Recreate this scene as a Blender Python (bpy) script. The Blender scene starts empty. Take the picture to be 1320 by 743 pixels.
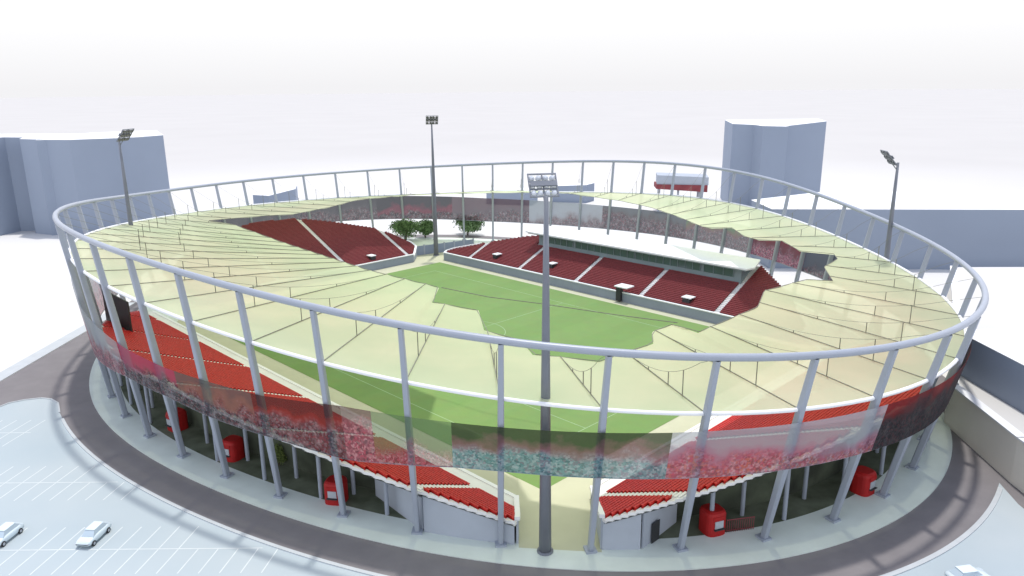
import bpy, math, random
from mathutils import Matrix, Vector
random.seed(7)
C = bpy.context.scene.collection
sc = bpy.context.scene
PI = math.pi
R2 = 2 ** -.5
OX, OY = -9.64, 180.29          # centre of the stadium

# ------------------------------------------------------------------ helpers
class MB:
    def __init__(s): s.v = []; s.f = []; s.uv = None
    def quad(s, a, b, c, d):
        n = len(s.v); s.v += [tuple(a), tuple(b), tuple(c), tuple(d)]; s.f.append((n, n+1, n+2, n+3))
    def poly(s, pts):
        n = len(s.v); s.v += [tuple(p) for p in pts]; s.f.append(tuple(range(n, n+len(pts))))
    def prism(s, pts, z0, z1, cap=True):
        """pts ccw xy; z0,z1 numbers or lists"""
        n = len(s.v); k = len(pts)
        a = z0 if isinstance(z0, (list, tuple)) else [z0]*k
        b = z1 if isinstance(z1, (list, tuple)) else [z1]*k
        s.v += [(p[0], p[1], a[i]) for i, p in enumerate(pts)] + [(p[0], p[1], b[i]) for i, p in enumerate(pts)]
        for i in range(k):
            j = (i+1) % k; s.f.append((n+i, n+j, n+k+j, n+k+i))
        if cap:
            s.f.append(tuple(n+k+i for i in range(k))); s.f.append(tuple(n+i for i in reversed(range(k))))
    def box(s, c, ax, ay, az):
        """c centre; ax, ay, az half-extent vectors"""
        c = Vector(c); ax = Vector(ax); ay = Vector(ay); az = Vector(az); n = len(s.v)
        for k in (-1, 1):
            for j, i in ((-1, -1), (-1, 1), (1, 1), (1, -1)):
                s.v.append(tuple(c + ax*i + ay*j + az*k))
        for q in ((3, 2, 1, 0), (4, 5, 6, 7), (0, 1, 5, 4), (1, 2, 6, 5), (2, 3, 7, 6), (3, 0, 4, 7)):
            s.f.append(tuple(n+i for i in q))
    def abox(s, x0, x1, y0, y1, z0, z1):
        s.box(((x0+x1)/2, (y0+y1)/2, (z0+z1)/2), ((x1-x0)/2, 0, 0), (0, (y1-y0)/2, 0), (0, 0, (z1-z0)/2))
    def tube(s, pts, r, n=8, closed=False, cap=True):
        pts = [Vector(p) for p in pts]; m = len(pts)
        rr = r if isinstance(r, (list, tuple)) else [r]*m
        base = len(s.v)
        for i, p in enumerate(pts):
            if closed: t = pts[(i+1) % m] - pts[i-1]
            else: t = pts[min(i+1, m-1)] - pts[max(i-1, 0)]
            t.normalize()
            up = Vector((0, 0, 1)) if abs(t.z) < .95 else Vector((0, 1, 0))
            a = t.cross(up).normalized(); b = a.cross(t)
            for k in range(n):
                w = 2*PI*k/n; s.v.append(tuple(p + (a*math.cos(w) + b*math.sin(w))*rr[i]))
        for i in range(m if closed else m-1):
            j = (i+1) % m
            for k in range(n):
                l = (k+1) % n; s.f.append((base+i*n+k, base+i*n+l, base+j*n+l, base+j*n+k))
        if cap and not closed:
            s.f.append(tuple(base+k for k in reversed(range(n)))); s.f.append(tuple(base+(m-1)*n+k for k in range(n)))
    def build(s, name, mat, parent=None, smooth=False, loc=None):
        me = bpy.data.meshes.new(name); me.from_pydata(s.v, [], s.f)
        if s.uv:
            L = me.uv_layers.new(name='map')
            for lp in me.loops: L.data[lp.index].uv = s.uv[lp.vertex_index]
        if smooth:
            for p in me.polygons: p.use_smooth = True
        me.materials.append(mat); me.update()
        o = bpy.data.objects.new(name, me); C.objects.link(o)
        if parent is not None:
            o.parent = parent
            if loc is None: o.location = (-parent.location.x, -parent.location.y, -parent.location.z)  # geometry given in world space
            else: o.location = loc
        elif loc is not None: o.location = loc
        return o

def thing(name, label, cat, loc=(0, 0, 0), rz=0, group=None):
    o = bpy.data.objects.new(name, None); C.objects.link(o); o.location = loc; o.rotation_euler.z = rz
    o.empty_display_size = .5
    return tag(o, label, cat, group)
def tag(o, label, cat, group=None):
    o['label'] = label; o['category'] = cat
    if group: o['group'] = group
    return o
def ccw(q):
    a = sum(q[i][0]*q[(i+1) % len(q)][1]-q[(i+1) % len(q)][0]*q[i][1] for i in range(len(q))); return q if a > 0 else q[::-1]
def struct(o): o['kind'] = 'structure'; return o
def copy_tree(o, parent=None):
    c = o.copy(); C.objects.link(c)
    if parent: c.parent = parent
    for ch in list(o.children): copy_tree(ch, c)
    return c

# ------------------------------------------------------------------ materials
def mat(name, col, rough=.7, var=.08, scale=.6, bump=0., metal=0., spec=.4, col2=None, detail=4):
    m = bpy.data.materials.new(name); m.use_nodes = True; nt = m.node_tree; N = nt.nodes; L = nt.links
    b = N['Principled BSDF']; b.inputs['Roughness'].default_value = rough; b.inputs['Metallic'].default_value = metal
    b.inputs['Specular IOR Level'].default_value = spec
    tc = N.new('ShaderNodeNewGeometry'); no = N.new('ShaderNodeTexNoise'); no.inputs['Scale'].default_value = scale; no.inputs['Detail'].default_value = detail
    L.new(tc.outputs['Position'], no.inputs['Vector'])
    r = N.new('ShaderNodeValToRGB'); c2 = col2 or tuple(c*(1-var*2) for c in col)
    r.color_ramp.elements[0].position = .3; r.color_ramp.elements[1].position = .7
    r.color_ramp.elements[0].color = (*c2, 1); r.color_ramp.elements[1].color = (*col, 1)
    L.new(no.outputs['Fac'], r.inputs['Fac']); L.new(r.outputs['Color'], b.inputs['Base Color'])
    if bump:
        bn = N.new('ShaderNodeBump'); bn.inputs['Strength'].default_value = bump; bn.inputs['Distance'].default_value = .05
        n2 = N.new('ShaderNodeTexNoise'); n2.inputs['Scale'].default_value = scale*12; L.new(tc.outputs['Position'], n2.inputs['Vector'])
        L.new(n2.outputs['Fac'], bn.inputs['Height']); L.new(bn.outputs['Normal'], b.inputs['Normal'])
    return m

M = {}
M['ground'] = mat('ground', (.53, .515, .50), 1., .02, .01, spec=0.)
M['terrace_top'] = mat('terrace_top', (.62, .61, .59), 1., .02, .05, spec=0.)
M['parking'] = mat('parking', (.45, .50, .52), .85, .07, .05, .1, col2=(.39, .455, .49), spec=.15)
M['paint'] = mat('paint', (.64, .68, .68), .7, .05, 1.)
M['asphalt'] = mat('asphalt', (.215, .200, .205), .85, .07, .25, .2, col2=(.185, .172, .178))
M['kerb'] = mat('kerb', (.50, .53, .55), .8, .04, .5)
M['walk'] = mat('walk', (.68, .74, .69), .8, .06, .2, .1)
M['cream'] = mat('cream', (.52, .52, .37), .8, .04, .2)
M['steel'] = mat('steel', (.33, .365, .43), .38, .03, .3, metal=.0, spec=.6)
M['mast'] = mat('mast', (.20, .215, .25), .5, .06, .5, metal=.2)
M['dark'] = mat('dark', (.035, .037, .04), .6, .1, .5)
M['lamp_dark'] = mat('lamp_dark', (.10, .105, .11), .3, .02, .5, spec=.6)
M['lamp'] = mat('lamp', (.62, .66, .72), .2, .02, .5, spec=.8)
M['concrete'] = mat('concrete', (.80, .80, .79), .8, .04, .3)
M['grey_wall'] = mat('grey_wall', (.42, .46, .52), .8, .05, .25)
M['front_grey'] = mat('front_grey', (.27, .31, .36), .8, .05, .25)
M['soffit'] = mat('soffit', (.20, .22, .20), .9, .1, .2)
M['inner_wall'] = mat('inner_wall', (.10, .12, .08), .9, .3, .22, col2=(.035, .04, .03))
M['floor_shaded'] = mat('floor_shaded', (.15, .17, .12), .9, .25, .3, col2=(.07, .085, .05))  # dark colour paints the shade beneath the near stands
M['cable'] = mat('cable', (.20, .20, .15), .5, .03, 1.)
M['block'] = mat('block', (.29, .34, .43), .85, .03, .04)
M['roof_white'] = mat('roof_white', (.82, .83, .84), .7, .02, .1)
M['beige'] = mat('beige', (.84, .80, .72), .85, .04, .15)
M['car_glass'] = mat('car_glass', (.46, .55, .62), .2, .05, .5, spec=.8)
M['glass'] = mat('glass', (.06, .10, .13), .15, .1, .3, spec=.8)
M['teal_wall'] = mat('teal_wall', (.25, .32, .36), .6, .06, .3)
M['kiosk_red'] = mat('kiosk_red', (.42, .010, .010), .6, .1, .8)
M['car_paint'] = mat('car_paint', (.66, .76, .82), .25, .02, .5, spec=.7)
M['tyre'] = mat('tyre', (.03, .03, .035), .8, .1, 1)
M['maroon'] = mat('maroon', (.28, .06, .07), .8, .2, .3)
M['screen_grey'] = mat('screen_grey', (.45, .48, .52), .3, .05, 1)
M['bark'] = mat('bark', (.10, .075, .05), .9, .2, 2)
M['leaf'] = mat('leaf', (.17, .28, .12), .7, .2, 1.2, col2=(.09, .16, .06))

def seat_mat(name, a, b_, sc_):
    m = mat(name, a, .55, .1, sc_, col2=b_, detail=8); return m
M['seat_shaded'] = seat_mat('seat_shaded', (.235, .042, .047), (.185, .035, .04), 1.2)  # red seats with the far stands' shade put into the colour
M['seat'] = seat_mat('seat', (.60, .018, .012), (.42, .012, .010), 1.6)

def grass_mat():
    m = bpy.data.materials.new('pitch_grass'); m.use_nodes = True; nt = m.node_tree; N = nt.nodes; L = nt.links; b = N['Principled BSDF']
    b.inputs['Roughness'].default_value = .85; b.inputs['Specular IOR Level'].default_value = .2
    g = N.new('ShaderNodeNewGeometry'); mp = N.new('ShaderNodeMapping'); mp.inputs['Rotation'].default_value = (0, 0, PI/4)
    L.new(g.outputs['Position'], mp.inputs['Vector']); sx = N.new('ShaderNodeSeparateXYZ'); L.new(mp.outputs['Vector'], sx.inputs[0])
    w = N.new('ShaderNodeMath'); w.operation = 'MULTIPLY'; w.inputs[1].default_value = PI/8.; L.new(sx.outputs['X'], w.inputs[0])
    s = N.new('ShaderNodeMath'); s.operation = 'SINE'; L.new(w.outputs[0], s.inputs[0])
    t = N.new('ShaderNodeMath'); t.operation = 'MULTIPLY_ADD'; t.inputs[1].default_value = 3.; t.inputs[2].default_value = .5; t.use_clamp = True; L.new(s.outputs[0], t.inputs[0])
    no = N.new('ShaderNodeTexNoise'); no.inputs['Scale'].default_value = .35; no.inputs['Detail'].default_value = 8; L.new(g.outputs['Position'], no.inputs['Vector'])
    mx = N.new('ShaderNodeMix'); mx.data_type = 'RGBA'; mx.inputs[6].default_value = (.185, .30, .095, 1); mx.inputs[7].default_value = (.195, .31, .10, 1); L.new(t.outputs[0], mx.inputs[0])
    m2 = N.new('ShaderNodeMix'); m2.data_type = 'RGBA'; m2.blend_type = 'MULTIPLY'; m2.inputs[0].default_value = .35; L.new(mx.outputs[2], m2.inputs[6]); L.new(no.outputs['Color'], m2.inputs[7])
    m2.inputs[0].default_value = .18
    L.new(m2.outputs[2], b.inputs['Base Color']); return m
M['grass'] = grass_mat()

def membrane_mat():
    m = bpy.data.materials.new('roof_fabric'); m.use_nodes = True; nt = m.node_tree; N = nt.nodes; L = nt.links
    out = N['Material Output']; N.remove(N['Principled BSDF'])
    g = N.new('ShaderNodeNewGeometry'); no = N.new('ShaderNodeTexNoise'); no.inputs['Scale'].default_value = .07; no.inputs['Detail'].default_value = 3
    L.new(g.outputs['Position'], no.inputs['Vector'])
    r = N.new('ShaderNodeValToRGB'); r.color_ramp.elements[0].position = .38; r.color_ramp.elements[1].position = .64
    r.color_ramp.elements[0].color = (.75, .83, .56, 1); r.color_ramp.elements[1].color = (.87, .90, .62, 1); L.new(no.outputs['Fac'], r.inputs['Fac'])
    d = N.new('ShaderNodeBsdfDiffuse'); t = N.new('ShaderNodeBsdfTranslucent'); tr = N.new('ShaderNodeBsdfTransparent'); tr.inputs[0].default_value = (.95, 1, .78, 1)
    L.new(r.outputs['Color'], d.inputs['Color']); L.new(r.outputs['Color'], t.inputs['Color'])
    a = N.new('ShaderNodeMixShader'); a.inputs[0].default_value = .55; L.new(d.outputs[0], a.inputs[1]); L.new(t.outputs[0], a.inputs[2])
    c = N.new('ShaderNodeMixShader'); c.inputs[0].default_value = .12; L.new(a.outputs[0], c.inputs[1]); L.new(tr.outputs[0], c.inputs[2])
    L.new(c.outputs[0], out.inputs['Surface']); return m
M['membrane'] = membrane_mat()

def banner_mat(name, top, mid, pal, split=.45, alpha=.8, seed=0., slope=0.):
    """printed mesh: plain top, coloured middle, a speckled crowd below"""
    m = bpy.data.materials.new(name); m.use_nodes = True; nt = m.node_tree; N = nt.nodes; L = nt.links
    out = N['Material Output']; b = N['Principled BSDF']; b.inputs['Roughness'].default_value = .7
    uv = N.new('ShaderNodeUVMap'); uv.uv_map = 'map'; mp = N.new('ShaderNodeMapping'); mp.inputs['Location'].default_value = (seed, 0, 0); L.new(uv.outputs[0], mp.inputs[0])
    sx = N.new('ShaderNodeSeparateXYZ'); L.new(mp.outputs[0], sx.inputs[0])
    n1 = N.new('ShaderNodeTexNoise'); n1.inputs['Scale'].default_value = .22; n1.inputs['Detail'].default_value = 6; L.new(mp.outputs[0], n1.inputs['Vector'])
    h0 = N.new('ShaderNodeMath'); h0.operation = 'DIVIDE'; h0.inputs[1].default_value = 7.; L.new(sx.outputs['Y'], h0.inputs[0])
    ux = N.new('ShaderNodeSeparateXYZ'); L.new(uv.outputs[0], ux.inputs[0])
    h = N.new('ShaderNodeMath'); h.operation = 'MULTIPLY_ADD'; h.inputs[1].default_value = slope; L.new(ux.outputs['X'], h.inputs[0]); L.new(h0.outputs[0], h.inputs[2])
    h2 = N.new('ShaderNodeMath'); h2.operation = 'MULTIPLY_ADD'; h2.inputs[1].default_value = 1.1; L.new(n1.outputs['Fac'], h2.inputs[0])
    hs = N.new('ShaderNodeMath'); hs.operation = 'SUBTRACT'; hs.inputs[1].default_value = .55; L.new(h.outputs[0], hs.inputs[0]); L.new(hs.outputs[0], h2.inputs[2])
    r = N.new('ShaderNodeValToRGB'); e = r.color_ramp.elements
    e[0].position = split-.12; e[0].color = (*mid, 1); e[1].position = split+.28; e[1].color = (*top, 1); L.new(h2.outputs[0], r.inputs['Fac'])
    vo = N.new('ShaderNodeTexVoronoi'); vo.inputs['Scale'].default_value = 3.6; vo.inputs['Randomness'].default_value = 1; L.new(mp.outputs[0], vo.inputs['Vector'])
    vx = N.new('ShaderNodeSeparateXYZ'); L.new(vo.outputs['Color'], vx.inputs[0])
    pr = N.new('ShaderNodeValToRGB'); pr.color_ramp.interpolation = 'CONSTANT'; pe = pr.color_ramp.elements
    while len(pe) < len(pal): pe.new(.5)
    for i, c in enumerate(pal): pe[i].position = i/len(pal); pe[i].color = (*c, 1)
    L.new(vx.outputs[0], pr.inputs['Fac'])
    f = N.new('ShaderNodeMapRange'); f.inputs[1].default_value = split+.12; f.inputs[2].default_value = split-.12; L.new(h2.outputs[0], f.inputs[0])
    n3 = N.new('ShaderNodeTexNoise'); n3.inputs['Scale'].default_value = .9; n3.inputs['Detail'].default_value = 7; L.new(mp.outputs[0], n3.inputs['Vector'])
    p2 = N.new('ShaderNodeValToRGB'); q2 = p2.color_ramp.elements; q2[0].position = .36; q2[1].position = .66; q2[0].color = (*pal[0], 1); q2[1].color = (*pal[2], 1); mq = q2.new(.5); mq.color = (*pal[1], 1); L.new(n3.outputs['Fac'], p2.inputs['Fac'])
    px = N.new('ShaderNodeMix'); px.data_type = 'RGBA'; px.inputs[0].default_value = .5; L.new(pr.outputs[0], px.inputs[6]); L.new(p2.outputs[0], px.inputs[7])
    mx = N.new('ShaderNodeMix'); mx.data_type = 'RGBA'; L.new(f.outputs[0], mx.inputs[0]); L.new(r.outputs[0], mx.inputs[6]); L.new(px.outputs[2], mx.inputs[7])
    L.new(mx.outputs[2], b.inputs['Base Color'])
    tl = N.new('ShaderNodeBsdfTranslucent'); L.new(mx.outputs[2], tl.inputs[0])
    ms = N.new('ShaderNodeMixShader'); ms.inputs[0].default_value = .45; L.new(b.outputs[0], ms.inputs[1]); L.new(tl.outputs[0], ms.inputs[2])
    tr = N.new('ShaderNodeBsdfTransparent'); al = N.new('ShaderNodeMixShader'); al.inputs[0].default_value = alpha
    L.new(tr.outputs[0], al.inputs[1]); L.new(ms.outputs[0], al.inputs[2]); L.new(al.outputs[0], out.inputs['Surface'])
    return m

# ------------------------------------------------------------------ plan of the stadium
def rad(t):
    return 95.318*(1 - .06613*math.cos(2*t) - .11813*math.sin(2*t) - .0210*math.cos(4*t) + .02024*math.sin(4*t))
def P(t, s=1., z=0.):
    r = rad(t)*s; return (OX + r*math.cos(t), OY + r*math.sin(t), z)
def ztop(t): return 28.909 + .336*math.cos(2*t) + 3.621*math.sin(2*t) - .998*math.cos(t) - .845*math.sin(t)
def zsec(t): return 20.941 + 1.253*math.cos(2*t) + 3.133*math.sin(2*t) - 1.527*math.cos(t) - 2.232*math.sin(t)
def uvw(u, v, z=0.): return (OX + R2*(u+v), OY + R2*(v-u), z)
def interp(tab, x):
    if x <= tab[0][0]: return tab[0][1]
    for (a, p), (b, q) in zip(tab, tab[1:]):
        if x <= b: return p + (q-p)*(x-a)/(b-a)
    return tab[-1][1]
NC = 52
# equal arc spacing, one column at -85.3 degrees
M_ = 3600; arc = [0.]; t0 = math.radians(-85.3)
for i in range(M_):
    a, b = P(t0+2*PI*i/M_), P(t0+2*PI*(i+1)/M_); arc.append(arc[-1] + math.hypot(a[0]-b[0], a[1]-b[1]))
col_t = []; i = 0
for k in range(NC):
    target = arc[-1]*k/NC
    while arc[i+1] < target: i += 1
    col_t.append(t0 + 2*PI*(i + (target-arc[i])/(arc[i+1]-arc[i]))/M_)
def bay_t(x):       # fractional column index -> angle
    k = int(math.floor(x)); f = x-k; a = col_t[k % NC] + 2*PI*(k//NC); b = col_t[(k+1) % NC] + 2*PI*((k+1)//NC)
    return a + (b-a)*f

# ------------------------------------------------------------------ ground
def disc(name, r, z, m, n=96, cx=0, cy=0):
    mb = MB(); mb.poly([(cx+r*math.cos(2*PI*i/n), cy+r*math.sin(2*PI*i/n), z) for i in range(n)]); return mb.build(name, m)
def ground_mat():      # colour is paler round the stadium and duller far out
    m = mat('ground', (.53, .515, .50), 1., .02, .01, spec=0.); nt = m.node_tree; N = nt.nodes; L = nt.links; b = N['Principled BSDF']
    src = b.inputs['Base Color'].links[0].from_socket
    g = N.new('ShaderNodeNewGeometry'); d = N.new('ShaderNodeVectorMath'); d.operation = 'DISTANCE'; d.inputs[1].default_value = (OX, OY, 0); L.new(g.outputs['Position'], d.inputs[0])
    r = N.new('ShaderNodeMapRange'); r.interpolation_type = 'SMOOTHSTEP'; r.inputs[1].default_value = 150; r.inputs[2].default_value = 520; L.new(d.outputs['Value'], r.inputs[0])
    x = N.new('ShaderNodeMix'); x.data_type = 'RGBA'; x.inputs[6].default_value = (.66, .65, .635, 1); L.new(r.outputs[0], x.inputs[0]); L.new(src, x.inputs[7]); L.new(x.outputs[2], b.inputs['Base Color'])
    return m
struct(disc('ground', 6000, 0, ground_mat()))

NR_ = 360
def ring_sheet(s0, s1, z, mb=None):
    mb = mb or MB()
    for i in range(NR_):
        a, b = 2*PI*i/NR_, 2*PI*(i+1)/NR_
        mb.quad(P(a, s0, z), P(a, s1, z), P(b, s1, z), P(b, s0, z))
    return mb
# road: ring + branch to the left + strip along the retaining wall
mb = ring_sheet(.955, 1.05, .012)
struct(mb.build('ring_road', M['asphalt']))
mb = MB()
corner = [(-93.6, 20), (-93.6, 126.8), (-92.6, 129.4), (-90.6, 130.8), (-88, 131.6), (-85.8, 131.1), (-83.4, 129.2), (-80.8, 125.1), (-78, 121.5), (-74, 122)]
mb.poly([(x, y, .008) for x, y in [(-101, 20)] + corner + [(-80, 140), (-90, 175), (-101, 182)]])
struct(mb.build('side_road', M['asphalt']))
mb = MB(); mb.poly([(x, y, .006) for x, y in [(50, 20), (71.3, 20), (71.3, 110), (60, 110), (50, 95)]])
struct(mb.build('service_road', M['asphalt']))
# parking lots lie on the ground, the roads pass above them by a few mm
mb = MB(); mb.poly([(x, y, .004) for x, y in [(-93.6, 20), (48, 20), (48, 90), (20, 95), (-60, 125), (-80, 135), (-93.6, 135)]])
struct(mb.build('parking_lot', M['parking']))
mb = MB()
arc_pts = [P(math.radians(d), 1.05, .01)[:2] for d in (-52, -49, -47.5, -46.2)]
mb.poly([(x, y, .016) for x, y in [(40, 20), (68.4, 20), (68.6, 92)] + [(p[0], p[1]) for p in reversed(arc_pts)] + [P(math.radians(d), 1.05)[:2] for d in (-55, -58, -61, -64, -68)]])
struct(mb.build('parking_apron', M['parking']))

def kerb_line(pts, w=.28, h=.13, closed=False):
    mb = MB(); n = len(pts)
    for i in range(n-1):
        a = Vector((*pts[i], 0)); b = Vector((*pts[i+1], 0)); d = (b-a); l = d.length; d.normalize(); nn = Vector((-d.y, d.x, 0))
        mb.box((a+b)/2 + Vector((0, 0, h/2)), d*(l/2+.02), nn*(w/2), (0, 0, h/2))
    return mb
k = kerb_line(corner[:-2])
def ring_kerb(s, mb=None, d0=0, d1=360, w=.0028, h=.14):
    mb = mb or MB(); n = int((d1-d0)*1.5)
    for i in range(n):
        a = math.radians(d0+(d1-d0)*i/n); b = math.radians(d0+(d1-d0)*(i+1)/n)
        q = [P(a, s-w), P(a, s+w), P(b, s+w), P(b, s-w)]
        lo = [(p[0], p[1], 0.) for p in q]; hi = [(p[0], p[1], h) for p in q]
        mb.quad(*hi); mb.quad(lo[1], lo[2], hi[2], hi[1]); mb.quad(lo[3], lo[0], hi[0], hi[3])
    return mb
ring_kerb(1.0525, k, -140, -47); struct(k.build('kerb', M['kerb']))
mb = MB(); mb.abox(-104.2, -101.05, 20, 196, .0, .14); struct(mb.build('pavement', M['kerb']))
# walkway round the stadium
mb = ring_sheet(.84, .989, .13)
for i in range(NR_):
    a, b = 2*PI*i/NR_, 2*PI*(i+1)/NR_; mb.quad(P(a, .989, 0), P(b, .989, 0), P(b, .989, .13), P(a, .989, .13))
struct(mb.build('walkway', M['walk']))
# shade under the near stands, painted as a dark sheet over the walkway
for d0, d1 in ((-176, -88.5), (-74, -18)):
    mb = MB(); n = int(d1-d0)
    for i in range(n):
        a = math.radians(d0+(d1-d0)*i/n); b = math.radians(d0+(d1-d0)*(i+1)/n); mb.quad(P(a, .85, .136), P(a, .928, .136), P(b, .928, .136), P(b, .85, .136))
    struct(mb.build('concourse_floor_shade', M['floor_shaded']))
# inner floor (cream) under everything inside
mb = MB(); mb.poly([P(2*PI*i/NR_, .86, .10) for i in range(NR_)])
struct(mb.build('stadium_floor', M['cream']))
# cream paving of the near corner passage
mb = MB()
mb.poly([(OX+10.2, OY-97.5, .136), (OX+20.4, OY-98.6, .136), (OX+20.4, OY-40, .136), (OX+10.2, OY-40, .136)])
struct(mb.build('passage_paving', M['cream']))
# pitch
U0, U1, V0, V1 = -52.5, 69, -49.5, 33.0
mb = MB(); mb.poly([uvw(U0, V0, .14), uvw(U1, V0, .14), uvw(U1, V1, .14), uvw(U0, V1, .14)])
struct(mb.build('pitch', M['grass']))
mb = MB(); Z = .15
def ln(u0, v0, u1, v1, w=.07):
    d = Vector((u1-u0, v1-v0)); d.normalize(); n = Vector((-d.y, d.x))*w
    mb.poly([uvw(u0-n.x, v0-n.y, Z), uvw(u1-n.x, v1-n.y, Z), uvw(u1+n.x, v1+n.y, Z), uvw(u0+n.x, v0+n.y, Z)])
a0, a1, b0, b1 = -44.5, 60.5, -43.6, 24.4; cu, cv = 8, -9.6
ln(a0, b0, a1, b0); ln(a0, b1, a1, b1); Z = .154; ln(a0, b0, a0, b1); ln(a1, b0, a1, b1); ln(cu, b0, cu, b1)
for q, sgn in ((a0, 1), (a1, -1)):
    for dp, hw in ((16.5, 20.15), (5.5, 9.16)):
        Z = .158; ln(q, cv-hw, q+sgn*dp, cv-hw); ln(q, cv+hw, q+sgn*dp, cv+hw); Z = .162; ln(q+sgn*dp, cv-hw, q+sgn*dp, cv+hw)
Z = .166
for i in range(48):
    a, b = 2*PI*i/48, 2*PI*(i+1)/48; ln(cu+9.15*math.cos(a), cv+9.15*math.sin(a), cu+9.15*math.cos(b), cv+9.15*math.sin(b))
struct(mb.build('pitch_markings', mat('pitch_paint', (.36, .52, .28), .8, .1, 1.)))
# parking markings
mb = MB()
def pl(x0, y0, x1, y1, w=.075, z=.009):
    d = Vector((x1-x0, y1-y0)); d.normalize(); n = Vector((-d.y, d.x))*w
    mb.poly([(x0-n.x, y0-n.y, z), (x1-n.x, y1-n.y, z), (x1+n.x, y1+n.y, z), (x0+n.x, y0+n.y, z)])
def inlot(x, y):
    dx, dy = x-OX, y-OY; return math.hypot(dx, dy) > rad(math.atan2(dy, dx))*1.06 + .3 and x > -92.5
for yc, xa, xb in ((83.4, -92, -29), (100.2, -92, -54), (117.0, -92, -81), (66.4, -92, 30)):
    n = int((xb-xa)/2.5)
    for i in range(n+1):
        x = xa + i*2.5
        for sg in (-1, 1):
            y1 = yc + sg*5.0; xe = x + sg*.55
            if inlot(xe, y1): pl(x, yc + .1*sg, xe, y1)
    xe = xb
    while not inlot(xe, yc): xe -= .5
    pl(xa, yc, xe, yc, z=.013)
struct(mb.build('parking_markings', M['paint']))

# ------------------------------------------------------------------ steel frame: ring, columns, roof edge tube
frame = thing('stadium_frame', 'blue grey steel ring frame on outward leaning columns around the whole stadium', 'steel frame', (OX, OY, 0))
mb = MB(); mb.tube([P(2*PI*i/240, 1, ztop(2*PI*i/240)) for i in range(240)], .45, 10, closed=True); mb.build('top_ring', M['steel'], frame, True)
mb = MB(); mb.tube([P(2*PI*i/240, .985, zsec(2*PI*i/240)) for i in range(240)], .26, 8, closed=True)
mb.build('roof_edge_tube', M['roof_white'], frame, True)
for t in col_t:
    zt = ztop(t); mb = MB()
    a = Vector(P(t, .95, .0)); b = Vector(P(t, 1, zt-.3)); d = (b-a).normalized()
    tn = Vector((-math.sin(t), math.cos(t), 0)); nn = d.cross(tn).normalized()
    # slightly tapered box column with chamfered corners
    ring = []
    for q, w, h in ((a, .31, .44), (a+(b-a)*.5, .39, .52), (b, .30, .40)):
        ring.append([q + tn*x*w + nn*y*h for x, y in ((-1, -.7), (-.7, -1), (.7, -1), (1, -.7), (1, .7), (.7, 1), (-.7, 1), (-1, .7))])
    base = len(mb.v)
    for r in ring: mb.v += [tuple(p) for p in r]
    for i in range(2):
        for k in range(8): l = (k+1) % 8; mb.f.append((i*8+k, i*8+l, (i+1)*8+l, (i+1)*8+k))
    mb.box(a + Vector((0, 0, .2)), tn*.7, Vector((math.cos(t), math.sin(t), 0))*.75, (0, 0, .2))
    zs = zsec(t); f = zs/zt     # bracket to the roof edge tube
    q0 = a + (b-a)*f; q1 = Vector(P(t, .985, zs)); mb.tube([q0, q1], .16, 6)
    mb.build('column', M['steel'], frame)

# ------------------------------------------------------------------ fabric roof
OPEN = [(-40, 72), (-8, 70), (6, 66), (19, 59), (33, 50), (36, 50), (39, 54), (47, 46), (52, 44), (55, 48), (64, 39), (70, 42), (73, 37), (74, 28), (80, 18), (76, 17), (74, 3), (78, -7), (78, -16), (78, -26), (73, -24), (73, -30), (76, -34), (75, -45), (65, -50), (62, -46), (50, -47), (46, -40), (32, -43), (30, -35), (9, -36), (-25, -34), (-62, -31), (-72, -33), (-67, -19), (-63, -12), (-66, 2), (-72, 16), (-67, 37), (-54, 60)]
OPX = [(R2*(u+v), R2*(v-u)) for u, v in OPEN]
INNER = [(30.3, -34.9), (41.3, -33.4), (50.8, -30.2), (63.2, -26.9), (73.3, -23.6)]
def r_in(t):
    c, s = math.cos(t), math.sin(t); best = 1e9
    for i in range(len(OPX)):
        (x0, y0), (x1, y1) = OPX[i], OPX[(i+1) % len(OPX)]
        dx, dy = x1-x0, y1-y0; den = c*dy - s*dx
        if abs(den) < 1e-9: continue
        r = (x0*dy - y0*dx)/den; w = (x0*s - y0*c)/den
        if r > 0 and -1e-6 <= w <= 1+1e-6: best = min(best, r)
    return min(best, rad(t)*.955)
def roof_z(t, f):   # f 0 at the outer edge, 1 at the opening
    zin = 20.0 + .6*max(0, math.sin(t)); zo = zsec(t)
    return zo + (zin-zo)*f
roof = thing('fabric_roof', 'pale yellow green translucent fabric roof with a jagged central opening over the stands', 'roof', (OX, OY, 0))
mb = MB(); SUB = 16; RN = 10; nt_ = NC*SUB
for i in range(nt_):
    x = i/SUB; t = bay_t(x); ro = rad(t)*.985; ri = r_in(t); fr = (i % SUB)/SUB
    for j in range(RN+1):
        f = j/RN; r = ro + (ri-ro)*f; sag = -.45*math.sin(PI*fr)*(.4+.6*math.sin(PI*f))
        mb.v.append((OX+r*math.cos(t), OY+r*math.sin(t), roof_z(t, f)+sag))
for i in range(nt_):
    k = (i+1) % nt_
    for j in range(RN): mb.f.append((i*(RN+1)+j, k*(RN+1)+j, k*(RN+1)+j+1, i*(RN+1)+j+1))
mb.build('membrane', M['membrane'], roof, True)
mb = MB()
mb.tube([mb_ for mb_ in [(OX+r_in(bay_t(i/6))*math.cos(bay_t(i/6)), OY+r_in(bay_t(i/6))*math.sin(bay_t(i/6)), roof_z(bay_t(i/6), 1)-.05) for i in range(NC*6)]], .065, 5, closed=True)
mb.build('edge_cable', M['cable'], roof)
mb = MB(); mb.tube([uvw(u, v, 20.0) for u, v in INNER], .075, 5); mb.build('inner_ring_cable', M['cable'], roof)
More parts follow.
